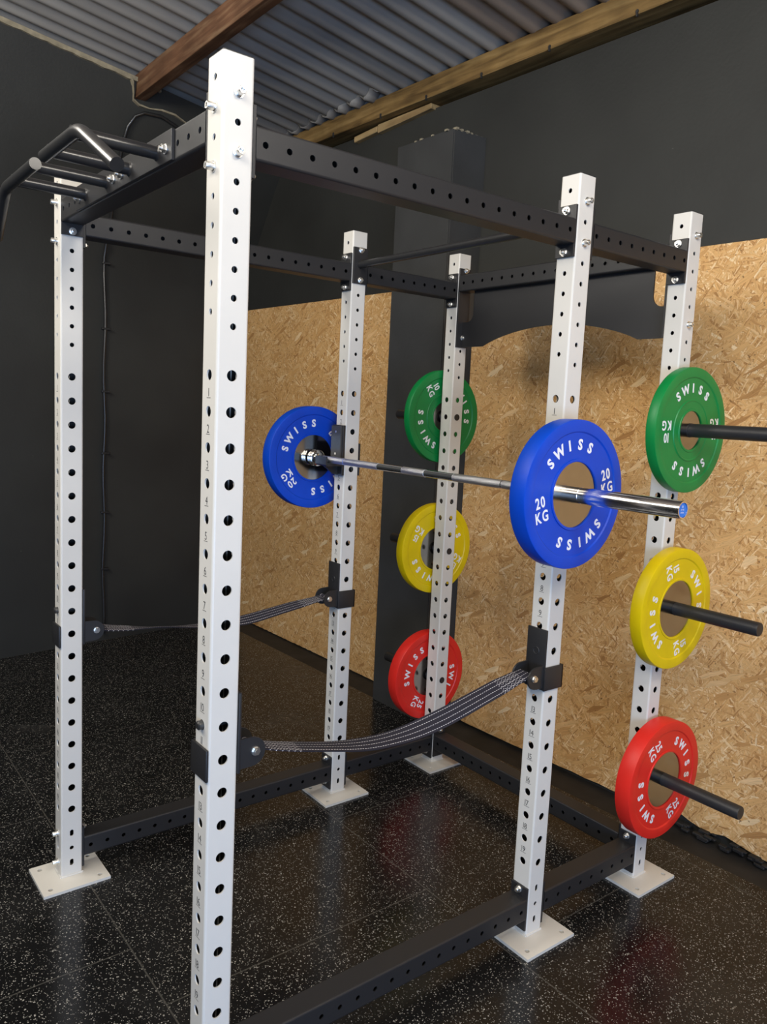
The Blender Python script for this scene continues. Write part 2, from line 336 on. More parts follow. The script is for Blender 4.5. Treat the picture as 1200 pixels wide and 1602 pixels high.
def tube_path(bm, pts, r, seg=16, caps=True):
    pts = [Vector(p) for p in pts]; rings = []; pu = None
    for i, p in enumerate(pts):
        t = (pts[min(i+1, len(pts)-1)]-pts[max(i-1, 0)]).normalized()
        if pu is None: _, pu, _ = basis(t)
        u = (pu-t*pu.dot(t)).normalized(); w = t.cross(u); pu = u
        rings.append([bm.verts.new(p+(u*math.cos(2*PI*k/seg)+w*math.sin(2*PI*k/seg))*r) for k in range(seg)])
    for A, B in zip(rings, rings[1:]):
        for k in range(seg): bm.faces.new((A[k], A[(k+1) % seg], B[(k+1) % seg], B[k]))
    if caps: bm.faces.new(rings[0][::-1]); bm.faces.new(rings[-1])
def prism(bm, pts, d):
    """pts: planar polygon, extruded by vector d"""
    d = Vector(d); A = [bm.verts.new(Vector(p)) for p in pts]; B = [bm.verts.new(Vector(p)+d) for p in pts]; n = len(pts)
    bm.faces.new(A[::-1]); bm.faces.new(B)
    for k in range(n): bm.faces.new((A[k], A[(k+1) % n], B[(k+1) % n], B[k]))

def perf(bm, O, U, V, Nn, w, s0, s1, holes, t, seg=20):
    """perforated strip: O centre of the strip at s=0, U across, V along, Nn outward; outer face at O, inner at O-t*Nn.
    holes: (s, r, half_slot) sorted or not"""
    O, U, V, Nn = Vector(O), Vector(U), Vector(V), Vector(Nn); h = w/2
    cuts = sorted(holes)
    def P(u, s, k): return bm.verts.new(O+U*u+V*s-Nn*(t*k))
    def face(pts):
        for k in (0, 1):
            vs_ = [P(u, s, k) for u, s in pts]
            f = bm.faces.new(vs_)
            f.normal_update()
            if f.normal.dot(Nn)*(1 if k == 0 else -1) < 0: f.normal_flip()
            f.material_index = k
    cur = s0
    for s, r, sl in cuts:
        hc = r+sl+0.0035
        a, b = s-hc, s+hc
        if a > cur+1e-6: face([(-h, cur), (h, cur), (h, a), (-h, a)])
        ring = []
        for k in range(seg+1):
            th = -PI/2+PI*k/seg
            ring.append((r*math.cos(th), s+r*math.sin(th)+(sl if th > 0 else -sl)))
        right = [(0, a), (h, a), (h, b), (0, b)]+[(u, q) for u, q in reversed(ring)]
        left = [(-u, q) for u, q in right]
        # drop exact duplicates at the seam
        face(right); face(left[::-1])
        full = ring+[(-u, q) for u, q in reversed(ring[1:-1])]
        A = [P(u, q, 0) for u, q in full]; B = [P(u, q, 1) for u, q in full]; n = len(full)
        for k in range(n): bm.faces.new((A[k], A[(k+1) % n], B[(k+1) % n], B[k]))
        cur = b
    if cur < s1-1e-6: face([(-h, cur), (h, cur), (h, s1), (-h, s1)])

def boxtube(bm, O, V, A1, A2, w, s0, s1, holes1, holes2, t=0.0035, rc=0.006, caps=True):
    """square tube along V; faces +-A1 carry holes1, +-A2 carry holes2"""
    O, V, A1, A2 = Vector(O), Vector(V), Vector(A1), Vector(A2); h = w/2
    for Nn, U, hs in ((A1, A2, holes1), (-A1, A2, holes1), (A2, A1, holes2), (-A2, A1, holes2)):
        perf(bm, O+Nn*h, U, V, Nn, w-2*rc, s0, s1, hs, t)
    for i in (1, -1):
        for j in (1, -1):
            c = O+A1*(i*(h-rc))+A2*(j*(h-rc)); prev = None
            for k in range(5):
                th = PI/2*k/4
                d = A1*(i*math.cos(th))+A2*(j*math.sin(th))
                cu = (bm.verts.new(c+d*rc+V*s0), bm.verts.new(c+d*rc+V*s1))
                if prev: bm.faces.new((prev[0], cu[0], cu[1], prev[1]))
                prev = cu
    if caps:
        for s in (s0, s1):
            vs_ = [bm.verts.new(O+A1*(i*(h-0.001))+A2*(j*(h-0.001))+V*s) for i, j in ((1, 1), (-1, 1), (-1, -1), (1, -1))]
            bm.faces.new(vs_)

# glyphs from Blender's own built-in font, turned into mesh data
_G = {}
def glyph(ch, bold):
    k = (ch, bold)
    if k in _G: return _G[k]
    cu = bpy.data.curves.new('g', 'FONT'); cu.body = ch; cu.size = 1.0; cu.offset = bold; cu.resolution_u = 3
    o = bpy.data.objects.new('g', cu); COL.objects.link(o); bpy.context.view_layer.update()
    dg = bpy.context.evaluated_depsgraph_get(); ev = o.evaluated_get(dg); me = ev.to_mesh()
    vs_ = [(v.co.x, v.co.y) for v in me.vertices]; fs = [tuple(p.vertices) for p in me.polygons]
    ev.to_mesh_clear(); bpy.data.objects.remove(o); bpy.data.curves.remove(cu)
    x0 = min(v[0] for v in vs_); x1 = max(v[0] for v in vs_)
    _G[k] = (vs_, fs, x0, x1); return _G[k]
def cap_h(bold):
    vs_, _, _, _ = glyph('H', bold); return max(v[1] for v in vs_)
def put_text(bm, s, c, U, V, Nn, h, bold=0.0, sx=1.0, gap=0.12, thick=0.0):
    """text centred on c, reading along U, upright along V, cap height h"""
    c, U, V, Nn = Vector(c), Vector(U), Vector(V), Vector(Nn); H = cap_h(bold); k = h/H
    parts = []; x = 0
    for ch in s:
        if ch == ' ': x += 0.3; continue
        vs_, fs, x0, x1 = glyph(ch, bold); parts.append((vs_, fs, x-x0)); x += (x1-x0)+gap
    tot = x-gap
    for vs_, fs, dx in parts:
        B = [bm.verts.new(c+U*((v[0]+dx-tot/2)*k*sx)+V*((v[1]-H/2)*k)+Nn*thick) for v in vs_]
        for f in fs:
            try:
                q = bm.faces.new([B[i] for i in f]); q.normal_update()
                if q.normal.dot(Nn) < 0: q.normal_flip()
            except ValueError: pass
        if thick > 0:
            edges = {}
            for f in fs:
                for a, b_ in zip(f, f[1:]+f[:1]):
                    kk = (min(a, b_), max(a, b_)); edges[kk] = edges.get(kk, 0)+1
            D = {}
            for (a, b_), n_ in edges.items():
                if n_ != 1: continue
                for i in (a, b_):
                    if i not in D: D[i] = bm.verts.new(B[i].co-Nn*thick)
                bm.faces.new((B[a], B[b_], D[b_], D[a]))

X, Y, Z = Vector((1, 0, 0)), Vector((0, 1, 0)), Vector((0, 0, 1))
# ------------------------------------------------------------------ measurements (metres)
W = 0.075; HW = W/2; SPAN = 1.1885; L1 = 1.1788; L2 = 1.7874; HT = 2.500
SP, LP = 0.0619, 0.0818; ZF, ZR, ZL = HT-0.046, HT-0.077, 1.8202
def wall_y(x): return 2.31+0.028*x

# ------------------------------------------------------------------ setting: room shell
bm = bmesh.new()
vs_ = [bm.verts.new(p) for p in [(-3.36, -6, 0), (5, -6, 0), (5, 2.15, 0), (0.3, 2.13, 0), (-2.05, 2.045, 0), (-4.10, 1.985, 0), (-3.87, 0.3, 0), (-3.5, -3, 0)]]
bm.faces.new(vs_); e = bmesh.ops.extrude_face_region(bm, geom=bm.faces[:])
for v in [g for g in e['geom'] if isinstance(g, bmesh.types.BMVert)]: v.co.z -= 0.012
bmesh.ops.recalc_face_normals(bm, faces=bm.faces[:])
struct(link_mesh('floor', bm, M['floor']))
bm = bmesh.new(); box(bm, -4.6, 5.3, -6.3, 2.8, -0.15, -0.008)
struct(link_mesh('floor_slab', bm, M['slab']))

# back wall (slightly out of square), brick pier, left wall with its leaning top
bm = bmesh.new()
prism(bm, [(-4.6, wall_y(-4.6), -0.1), (5.2, wall_y(5.2), -0.1), (5.2, wall_y(5.2)+0.2, -0.1), (-4.6, wall_y(-4.6)+0.2, -0.1)], (0, 0, 3.587))
struct(link_mesh('wall_back', bm, M['wall']))
bm = bmesh.new()
prism(bm, [(-4.6, wall_y(-4.6)+0.11, 3.487), (5.2, wall_y(5.2)+0.11, 3.487), (5.2, wall_y(5.2)+0.2, 3.487), (-4.6, wall_y(-4.6)+0.2, 3.487)], (0, 0, 0.2))
struct(link_mesh('wall_back_parapet', bm, M['wall']))
bm = bmesh.new()
prism(bm, [(-2.035, 2.035, -0.02), (-1.572, 2.045, -0.02), (-1.560, 2.30, -0.02), (-2.03, 2.30, -0.02)], (0, 0, 3.25))
bmesh.ops.bevel(bm, geom=[e for e in bm.edges if abs(e.verts[0].co.z-e.verts[1].co.z) > 1], offset=0.006, segments=2, affect='EDGES')
struct(link_mesh('wall_pillar', bm, M['pier']))
# flaked plaster on top of the pier
bm = bmesh.new()
for k in range(9):
    x = -1.60-0.43*random.random(); y = 2.04 if k < 4 else 2.05+0.2*random.random()
    if k >= 4: x = -1.575
    r = 0.004+0.006*random.random()
    box(bm, x-r*1.6, x+r*1.6, y-r, y+r, 3.226, 3.231+r*0.6)
for k in range(7):
    y = 2.05+0.036*k+0.01*random.random(); box(bm, -1.572-0.004*random.random(), -1.5675, y, y+0.014, 3.224, 3.2315+0.003*random.random())
struct(link_mesh('trim_1', bm, M['plaster']))

def lw_x(y, z):
    b = -3.84-0.12*max(y, -3.0)-0.0; b = min(b, -3.48)
    top = -3.48
    if z < 2.75: return b
    t = min(1, (z-2.75)/0.95); return b+(top-b)*t
def roof_z(y): return 3.64+0.135*(2.1-y)
bm = bmesh.new()
ys = [-6, -4, -3, -2, -1, -0.5, 0, 0.5, 1.0, 1.5, 2.0, 2.3]; zs = [-0.1, 1.0, 2.0, 2.75, 3.0, 3.25, 3.5, None]
g = []
for y in ys:
    col = []
    for z in zs:
        zz = roof_z(y)-0.035 if z is None else z
        col.append(bm.verts.new((lw_x(y, zz), y, zz)))
    # plaster ledge in the back of the wall
    g.append(col)
for a, b_ in zip(g, g[1:]):
    for k in range(len(zs)-1): bm.faces.new((a[k], b_[k], b_[k+1], a[k+1]))
e = bmesh.ops.extrude_face_region(bm, geom=bm.faces[:])
for v in [q for q in e['geom'] if isinstance(q, bmesh.types.BMVert)]: v.co.x -= 0.25
bmesh.ops.recalc_face_normals(bm, faces=bm.faces[:])
struct(autosmooth(link_mesh('wall_left', bm, M['wall']), 40))
# light plaster edge along the top of the left wall
bm = bmesh.new(); prev = None
for k in range(60):
    y = -0.9+0.036*k
    z = roof_z(y)-0.040; x = lw_x(y, z)
    j = 0.003*math.sin(k*1.7)+0.003*random.random()
    a = [bm.verts.new((x+0.012, y, z+0.004)), bm.verts.new((x+0.010, y, z-0.022-j)), bm.verts.new((x-0.03, y, z-0.022-j)), bm.verts.new((x-0.03, y, z+0.004))]
    if prev:
        for q in range(4): bm.faces.new((prev[q], a[q], a[(q+1) % 4], prev[(q+1) % 4]))
    prev = a
bmesh.ops.recalc_face_normals(bm, faces=bm.faces[:])
struct(link_mesh('trim_2', bm, M['plaster']))
# dabs of bare plaster round the beam end
bm = bmesh.new(); prev = None
pts = [(1.02, 3.745, .03), (1.045, 3.70, .035), (1.055, 3.66, .02), (1.06, 3.62, .018), (1.10, 3.600, .022), (1.17, 3.595, .012), (1.25, 3.605, .02), (1.34, 3.60, .022), (1.42, 3.575, .012), (1.46, 3.56, .002)]
for y, z, h in pts:
    h *= 0.55; x = lw_x(y, z); a = [bm.verts.new((x+0.014, y, z+h/2)), bm.verts.new((x+0.014, y, z-h/2)), bm.verts.new((x-0.02, y, z-h/2)), bm.verts.new((x-0.02, y, z+h/2))]
    if prev:
        for q in range(4): bm.faces.new((prev[q], a[q], a[(q+1) % 4], prev[(q+1) % 4]))
    prev = a
bmesh.ops.recalc_face_normals(bm, faces=bm.faces[:])
struct(link_mesh('trim_3', bm, M['plaster']))
# front wall and right wall (behind the camera), the right one with the open roller door
bm = bmesh.new(); box(bm, -3.7, 5.2, -6.2, -6.0, -0.1, 4.8)
struct(link_mesh('wall_front', bm, M['wall']))
bm = bmesh.new()
box(bm, 4.9, 5.1, 0.25, 2.6, -0.1, 4.6); box(bm, 4.9, 5.1, -6.2, -2.85, -0.1, 5.0); box(bm, 4.9, 5.1, -2.85, 0.25, 2.5, 4.8)
struct(link_mesh('wall_right', bm, M['wall']))

# corrugated roof: sine sheets lapped over the beams
bm = bmesh.new()
pitch_c = 0.1405; seg = 8; nx = int(9.4/pitch_c*seg); rows = []
yy = [-6.3, -4.0, -2.0, -0.6, 0.5, 1.2, 1.8, 2.16, 2.46]
for y in yy:
    r = []
    for i in range(nx+1):
        x = -4.3+i*pitch_c/seg
        s = math.sin(2*PI*(x+0.03)/pitch_c); s = 1-2*(0.5-0.5*s)**0.62
        r.append(bm.verts.new((x, y, roof_z(y)+0.010+0.0215*s)))
    rows.append(r)
for A, B in zip(rows, rows[1:]):
    for i in range(nx): bm.faces.new((A[i], A[i+1], B[i+1], B[i]))
o = struct(link_mesh('ceiling', bm, M['roof'], smooth=True))
md = o.modifiers.new('thickness', 'SOLIDIFY'); md.thickness = 0.006; md.offset = 1

# ragged ends of a lower sheet lapping under the roof beside the wall beam
bm = bmesh.new(); xs = [-3.42+0.0175*i for i in range(62)]; rws = []
for q, y in enumerate((2.105, 2.115, 2.16)):
    r = []
    for x in xs:
        ph = 2*PI*(x+0.03)/pitch_c; s_ = math.sin(ph)
        yj = y-(0.02+0.012*math.sin(x*41)+0.010*math.sin(x*97)) if q == 0 else y
        r.append(bm.verts.new((x, yj, roof_z(yj)-0.004+0.0215*s_-(0.006 if q == 0 else 0))))
    rws.append(r)
for A, B in zip(rws, rws[1:]):
    for i in range(len(xs)-1): bm.faces.new((A[i], A[i+1], B[i+1], B[i]))
o = struct(link_mesh('ceiling_lap', bm, M['roof'], smooth=True)); md = o.modifiers.new('thickness', 'SOLIDIFY'); md.thickness = 0.004; md.offset = 1

# OSB boards
def osb(name, x0, x1, z0, z1, label, rag=None):
    th = 0.018
    bm = bmesh.new(); pts = []
    n = 60
    for k in range(n+1):
        x = x0+(x1-x0)*k/n; z = z0(x)+(0.004*random.random() if k % 2 else 0)
        if rag: z += rag(x)
        pts.append((x, wall_y(x)-th-0.001, z))
    pts += [(x1, wall_y(x1)-th-0.001, z1), (x0, wall_y(x0)-th-0.001, z1)]
    prism(bm, pts, (0, th, 0)); bmesh.ops.recalc_face_normals(bm, faces=bm.faces[:])
    return tag(link_mesh(name, bm, M['osb']), label, 'wood panel')
osb('osb_panel', -4.06, -2.035, lambda x: 0.0, 2.478, 'strand board panel screwed to the wall left of the black brick pillar')
osb('osb_panel', -1.56, 3.2, lambda x: 0.006+0.006*(x+1.5), 2.500, 'large strand board panel covering the wall right of the black pillar',
    rag=lambda x: max(0, 0.045*math.exp(-((x+0.13)/0.10)**2)+0.025*math.exp(-((x-0.12)/0.08)**2)) * (0.75+0.5*random.random()))
# crumbled filler where the right-hand board has rotted at the bottom
bm = bmesh.new()
for k in range(42):
    x = -0.24+0.55*random.random(); r = 0.006+0.010*random.random()
    y = wall_y(x)-0.02-0.03*random.random(); z = 0.0+0.03*random.random()
    box(bm, x-r*1.5, x+r*1.5, y-r, y+r, z-r*0.5, z+r*0.5)
bmesh.ops.bevel(bm, geom=bm.edges[:], offset=0.003, segments=1, affect='EDGES')
struct(link_mesh('trim_4', bm, M['slab']))

# timbers
bm = bmesh.new()
prism(bm, [(-4.0, wall_y(-4.0)-0.09, 3.512), (5.0, wall_y(5.0)-0.09, 3.512), (5.0, wall_y(5.0)+0.1, 3.512), (-4.0, wall_y(-4.0)+0.1, 3.512)], (0, 0, 0.112))
bmesh.ops.bevel(bm, geom=bm.edges[:], offset=0.004, segments=1, affect='EDGES')
wp = tag(link_mesh('wall_plate_beam', bm, M['timber']), 'long rough pine beam lying along the top of the back wall', 'beam')
bm = bmesh.new()
for x in (-2.86, -2.37, -1.96, -1.53, -1.08, -0.6):
    y = wall_y(x)-0.09
    cyl(bm, (x, y-0.004, 3.522), (x, y+0.01, 3.522), 0.008, 8); box(bm, x-0.004, x+0.004, y-0.005, y+0.004, 3.50, 3.522)
link_mesh('nail', bm, M['dsteel'], wp)
def offcut(x0, x1, z0a, z0b, h0, h1, label):
    bm = bmesh.new(); y0, y1 = wall_y(x0)-0.035, wall_y(x1)-0.035
    prism(bm, [(x0, y0, z0a), (x1, y1, z0b), (x1, y1, z0b+h1), (x0, y0, z0a+h0)], (0, 0.10, 0))
    bmesh.ops.recalc_face_normals(bm, faces=bm.faces[:]); bmesh.ops.bevel(bm, geom=bm.edges[:], offset=0.003, segments=1, affect='EDGES')
    return tag(link_mesh('timber_offcut', bm, M['batten']), label, 'timber')
offcut(-2.71, -2.475, 3.447, 3.462, 0.035, 0.034, 'short pale timber offcut under the wall beam, the left one')
offcut(-2.47, -1.98, 3.452, 3.478, 0.050, 0.030, 'long pale timber batten under the wall beam, right of the short offcut')
bm = bmesh.new(); box(bm, -3.56, 4.9, 1.070, 1.142, 3.632, 3.768, 0.004)
tag(link_mesh('roof_purlin', bm, M['rust']), 'reddish brown roof beam crossing under the corrugated sheets', 'beam')

# cable conduit on the left wall
cd = thing('cable_conduit', 'thin black cable conduit running up the left wall', 'conduit', (lw_x(1.03, 0), 1.03, 0))
pts = []
for z in [0.06+0.12*k for k in range(26)]:
    pts.append((lw_x(1.03, z)+0.016, 1.03+0.006*math.sin(z*9), z))
for y, z in [(1.03, 3.20), (1.035, 3.38), (1.05, 3.47), (1.085, 3.535), (1.14, 3.565), (1.25, 3.57), (1.36, 3.54), (1.46, 3.48), (1.52, 3.42)]:
    pts.append((lw_x(y, z)+0.016, y, z))
bm = bmesh.new(); tube_path(bm, [Vector(p)-cd.location for p in pts], 0.0105, 12)
link_mesh('pipe', bm, M['blacks'], cd, smooth=True)
bm = bmesh.new(); box(bm, -0.006, 0.028, -0.018, 0.040, -0.007, 0.007, 0.002); cyl(bm, (0.026, 0.032, 0), (0.031, 0.032, 0), 0.004, 8)
clip_me = None
for z in (0.53, 0.94, 1.36, 1.79, 2.22, 2.66):
    if clip_me is None:
        o = link_mesh('clip', bm, M['blacks'], cd); clip_me = o.data
    else:
        o = bpy.data.objects.new('clip', clip_me); COL.objects.link(o); o.parent = cd
    o.location = (lw_x(1.03, z)-cd.location.x, 0, z)

# ------------------------------------------------------------------ power rack
rack = thing('power_rack', 'white and black steel power rack with six drilled uprights', 'power rack', (0, 0, 0))
f_holes = [(ZF-SP*i, 0.0074, 0) for i in range(9)]+[(ZL-LP*i, 0.0125, 0) for i in range(20)]+[(0.1675, 0.0074, 0), (0.1125, 0.0074, 0), (0.0565, 0.0074, 0)]
r_holes = [(ZR-SP*i, 0.0074, 0) for i in range(9)]+[(ZL-LP*i, 0.0125, 0) for i in range(20)]+[(0.1738, 0.0066, 0.0055), (0.1167, 0.0074, 0), (0.0608, 0.0066, 0.0055)]
bm = bmesh.new(); boxtube(bm, (0, 0, 0), Z, X, Y, W, 0.010, HT, r_holes, f_holes, caps=False)
bmesh.ops.recalc_face_normals(bm, faces=[])
UP = {'A': (0, 0), 'C': (0, L1), 'E': (0, L2), 'B': (-SPAN, 0), 'D': (-SPAN, L1), 'F': (-SPAN, L2)}
up_me = None; cap_me = None; num_me = None; pl_me = None
def inst(name, me, parent, loc=(0, 0, 0), rot=0.0):
    o = bpy.data.objects.new(name, me); COL.objects.link(o); o.parent = parent; o.location = loc; o.rotation_euler = (0, 0, rot); return o
u0 = link_mesh('upright', bm, [M['white'], M['bare']], rack); autosmooth(u0, 30); up_me = u0.data
bm = bmesh.new(); box(bm, -0.036, 0.036, -0.036, 0.036, HT, HT+0.0035, 0.001)
c0 = link_mesh('end_cap', bm, M['black'], u0); cap_me = c0.data
num_mes = []
for i in range(1, 20):
    bm = bmesh.new(); zc = ZL-LP*(i-1)-0.0385
    put_text(bm, str(i), (0, -HW-0.00025, zc), X, Z, -Y, 0.0185, bold=0.0, sx=0.95, gap=0.10)
    wd_ = 0.019 if i < 10 else 0.024
    q = [bm.verts.new((s*wd_/2, -HW-0.00025, zc+dz)) for s, dz in ((-1, -0.0132), (1, -0.0132), (1, -0.0118), (-1, -0.0118))]; bm.faces.new(q)
    num_mes.append(link_mesh('hole_number', bm, M['ink'], u0).data)
bm = bmesh.new()
x0, x1, y0, y1, ins = -0.085, 0.120, -0.118, 0.115, 0.030
for a, b_ in ((x0, x0+2*ins), (x1-2*ins, x1)):
    perf(bm, ((a+b_)/2, 0, 0.010), X, Y, Z, b_-a, y0, y1, [(y0+ins, 0.008, 0), (y1-ins, 0.008, 0)], 0.010)
for z, s in ((0.010, 1), (0.0, -1)):
    q = [bm.verts.new(p) for p in ((x0+2*ins, y0, z), (x1-2*ins, y0, z), (x1-2*ins, y1, z), (x0+2*ins, y1, z))]
    f = bm.faces.new(q); f.normal_update()
    if f.normal.z*s < 0: f.normal_flip()
ring = [(x0, y0), (x1, y0), (x1, y1), (x0, y1)]
for (a, b_), (c, d) in zip(ring, ring[1:]+ring[:1]):
    q = [bm.verts.new(p) for p in ((a, b_, 0), (c, d, 0), (c, d, 0.010), (a, b_, 0.010))]; bm.faces.new(q)
# weld bead round the foot of the post
wb = HW+0.005
for i in range(4):
    cs = [(1, 1), (-1, 1), (-1, -1), (1, -1)]; p, q_ = cs[i], cs[(i+1) % 4]
    tube_path(bm, [(p[0]*HW, p[1]*HW, 0.011), ((p[0]+q_[0])/2*HW, (p[1]+q_[1])/2*HW, 0.0115), (q_[0]*HW, q_[1]*HW, 0.011)], 0.0045, 8)
for f in bm.faces: f.material_index = 0
p0_ = link_mesh('base_plate', bm, M['white'], u0); autosmooth(p0_, 30); pl_me = p0_.data
posts = {'A': u0}
for k in 'BCDEF':
    o = inst('upright', up_me, rack, (*UP[k], 0)); posts[k] = o
    inst('end_cap', cap_me, o); inst('base_plate', pl_me, o)
    if k not in 'EF':
        for me_ in num_mes: inst('hole_number', me_, o)
bm = bmesh.new(); box(bm, -0.0365, 0.0365, -0.0365, 0.0365, 0.0095, 0.0105)   # dark inside bottoms
link_mesh('foot_plug', bm, M['black'], posts['A'])

# bolts: cap screws (socket head) and hex nuts
def cap_bm():
    bm = bmesh.new(); cyl(bm, (0, 0, 0), (0, 0, 0.0025), 0.0125, 20)
    lathe(bm, (0, 0, 0), (0, 0, 1), [(0.0025, 0.0088), (0.0175, 0.0088), (0.0195, 0.0078), (0.0195, 0.0046), (0.012, 0.0044), (0.012, 0.0005)], 18, closed=False)
    return bm
def nut_bm():
    bm = bmesh.new(); cyl(bm, (0, 0, 0), (0, 0, 0.0025), 0.0125, 20); cyl(bm, (0, 0, 0.0025), (0, 0, 0.0115), 0.0100, 6); cyl(bm, (0, 0, 0.0115), (0, 0, 0.0175), 0.0058, 12, r1=0.005)
    return bm
o = link_mesh('bolt', cap_bm(), M['zinc']); cap_screw = autosmooth(o, 35).data; bpy.data.objects.remove(o)
o = link_mesh('nut', nut_bm(), M['zinc']); hexnut = autosmooth(o, 35).data; bpy.data.objects.remove(o)
def bolt(p, d, nut=False, parent=rack):
    o = bpy.data.objects.new('nut' if nut else 'bolt', hexnut if nut else cap_screw); COL.objects.link(o); o.parent = parent
    o.rotation_mode = 'QUATERNION'; o.rotation_quaternion = Vector((0, 0, 1)).rotation_difference(Vector(d)) ; o.location = p
    if parent is not rack: o.location = Vector(p)-parent.location
    return o

# beams with welded end flanges (beam > end_flange)
def beam(name, p0, p1, side, n_holes, pitch, flz, fw_=0.072, ft=0.008, hr=0.0074, lower=False):
    """p0,p1: beam end centres; side: axis carrying the holes; flz: (z0,z1) of the flanges"""
    p0, p1 = Vector(p0), Vector(p1); d = (p1-p0).normalized(); L = (p1-p0).length
    bm = bmesh.new(); s_first = L/2-pitch*(n_holes-1)/2
    hs = [(s_first+pitch*i, hr, 0) for i in range(n_holes)]
    boxtube(bm, (0, 0, 0), d, side, Z, W, ft, L-ft, hs, [])
    b = link_mesh(name, bm, [M['black'], M['bare']], rack, loc=p0); autosmooth(b, 30)
    for e in (0, 1):
        bm = bmesh.new(); c = d*(ft/2 if e == 0 else L-ft/2)
        ex = [0, 0]; a = abs(d.x) > .5
        hx, hy = (ft/2, fw_/2) if a else (fw_/2, ft/2)
        box(bm, c.x-hx, c.x+hx, c.y-hy, c.y+hy, flz[0]-p0.z, flz[1]-p0.z, 0.0012)
        link_mesh('end_flange', bm, M['black'], b)
    return b
zt = 2.329; FL = (2.2535, 2.4085)
yA0, yC0, yC1, yE0 = HW, L1-HW, L1+HW, L2-HW
for x in (0, -SPAN):
    beam('top_side_beam', (x, yA0, zt), (x, yC0, zt), X, 18, 0.0613, FL)
    beam('top_side_beam', (x, yC1, zt), (x, yE0, zt), X, 8 if False else 9, 0.0613, FL)
    beam('bottom_side_beam', (x, yA0, 0.107), (x, yC0, 0.107), X, 18, 0.0613, (0.030, 0.182))
    beam('bottom_side_beam', (x, yC1, 0.107), (x, yE0, 0.107), X, 9, 0.0613, (0.030, 0.182))
zx = 2.3615
fb = beam('top_front_beam', (-SPAN+HW, 0, zx), (-HW, 0, zx), Y, 18, 0.0613, (2.286, 2.434))
rb = beam('top_rear_beam', (-SPAN+HW, L2, zx), (-HW, L2, zx), Y, 18, 0.0613, (2.068, 2.4325))
beam('bottom_rear_beam', (-SPAN+HW, L2, 0.117), (-HW, L2, 0.117), Y, 18, 0.0613, (0.038, 0.194))
# arched name board under the rear beam
bm = bmesh.new(); xa, xb = -SPAN+HW+0.008, -HW-0.008; pts = []
def arc(cx, cz, r, a0, a1, n): return [(cx+r*math.cos(math.radians(a0+(a1-a0)*k/n)), cz+r*math.sin(math.radians(a0+(a1-a0)*k/n))) for k in range(n+1)]
pts += [(xa, 2.070), (-1.005, 2.070)]
for k in range(1, 24):
    t = k/24; xx = -1.005+t*(0.835); pts.append((xx, 2.070+0.076*(1-(2*t-1)**2)**0.9))
pts += [(-0.170, 2.070), (xb, 2.070), (xb, 2.186)]
pts += arc(xb-0.030, 2.226, 0.040, -90, -180, 6) + [(xb-0.070, 2.328)]
pts += [(xa+0.070, 2.328)] + arc(xa+0.030, 2.226, 0.040, 0, -90, 6) + [(xa, 2.186)]
prism(bm, [(x, L2-0.003, z) for x, z in pts], (0, 0.006, 0)); bmesh.ops.recalc_face_normals(bm, faces=bm.faces[:])
link_mesh('arched_panel', bm, M['black'], rack)
# straight pull-up bar between the middle uprights
pb_z = 2.3636
bm = bmesh.new(); lathe(bm, (-SPAN+HW+0.008, L1, pb_z), X, [(0, 0.0165), (0.02, 0.0152), (SPAN-W-0.036, 0.0152), (SPAN-W-0.016, 0.0165)], 28, closed=False)
pb = link_mesh('pull_up_bar', bm, M['blacks'], rack); autosmooth(pb, 40)
for x in (-SPAN+HW, -HW-0.008):
    bm = bmesh.new(); box(bm, x, x+0.008, L1-0.036, L1+0.036, 2.284, 2.434, 0.0012); link_mesh('end_flange', bm, M['black'], pb)
# bolts through the top joints
for k in 'AB':
    x, y = UP[k]
    for i in (1, 3): bolt((x, y-HW, ZF-SP*i), -Y); bolt((x, y+HW+0.008, ZF-SP*i), Y, True)
for k in 'CD':
    x, y = UP[k]
    for i in (1, 3): bolt((x, y-HW-0.008, ZF-SP*i), -Y, True); bolt((x, y+HW+0.008, ZF-SP*i), Y, True)
for k in 'EF':
    x, y = UP[k]
    for i in (1, 3): bolt((x, y-HW-0.008, ZF-SP*i), -Y, True)
for k in 'AC':
    for i in (0, 2): bolt((HW, UP[k][1], ZR-SP*i), X); bolt((-SPAN+HW+0.008, UP[k][1], ZR-SP*i), X, True)
for i in (0, 5): bolt((HW, L2, ZR-SP*i), X); bolt((-SPAN+HW+0.008, L2, ZR-SP*i), X, True)
# bottom joints
for k in 'AB':
    x, y = UP[k]
    for z in (0.1675, 0.0565): bolt((x, y-HW, z), -Y); bolt((x, y+HW+0.008, z), Y, True)
for k in 'CDEF':
    x, y = UP[k]
    for z in (0.1675, 0.0565): bolt((x, y-HW-0.008, z), -Y, True)
bolt((-SPAN+HW+0.008, L2, 0.1738), X, True)

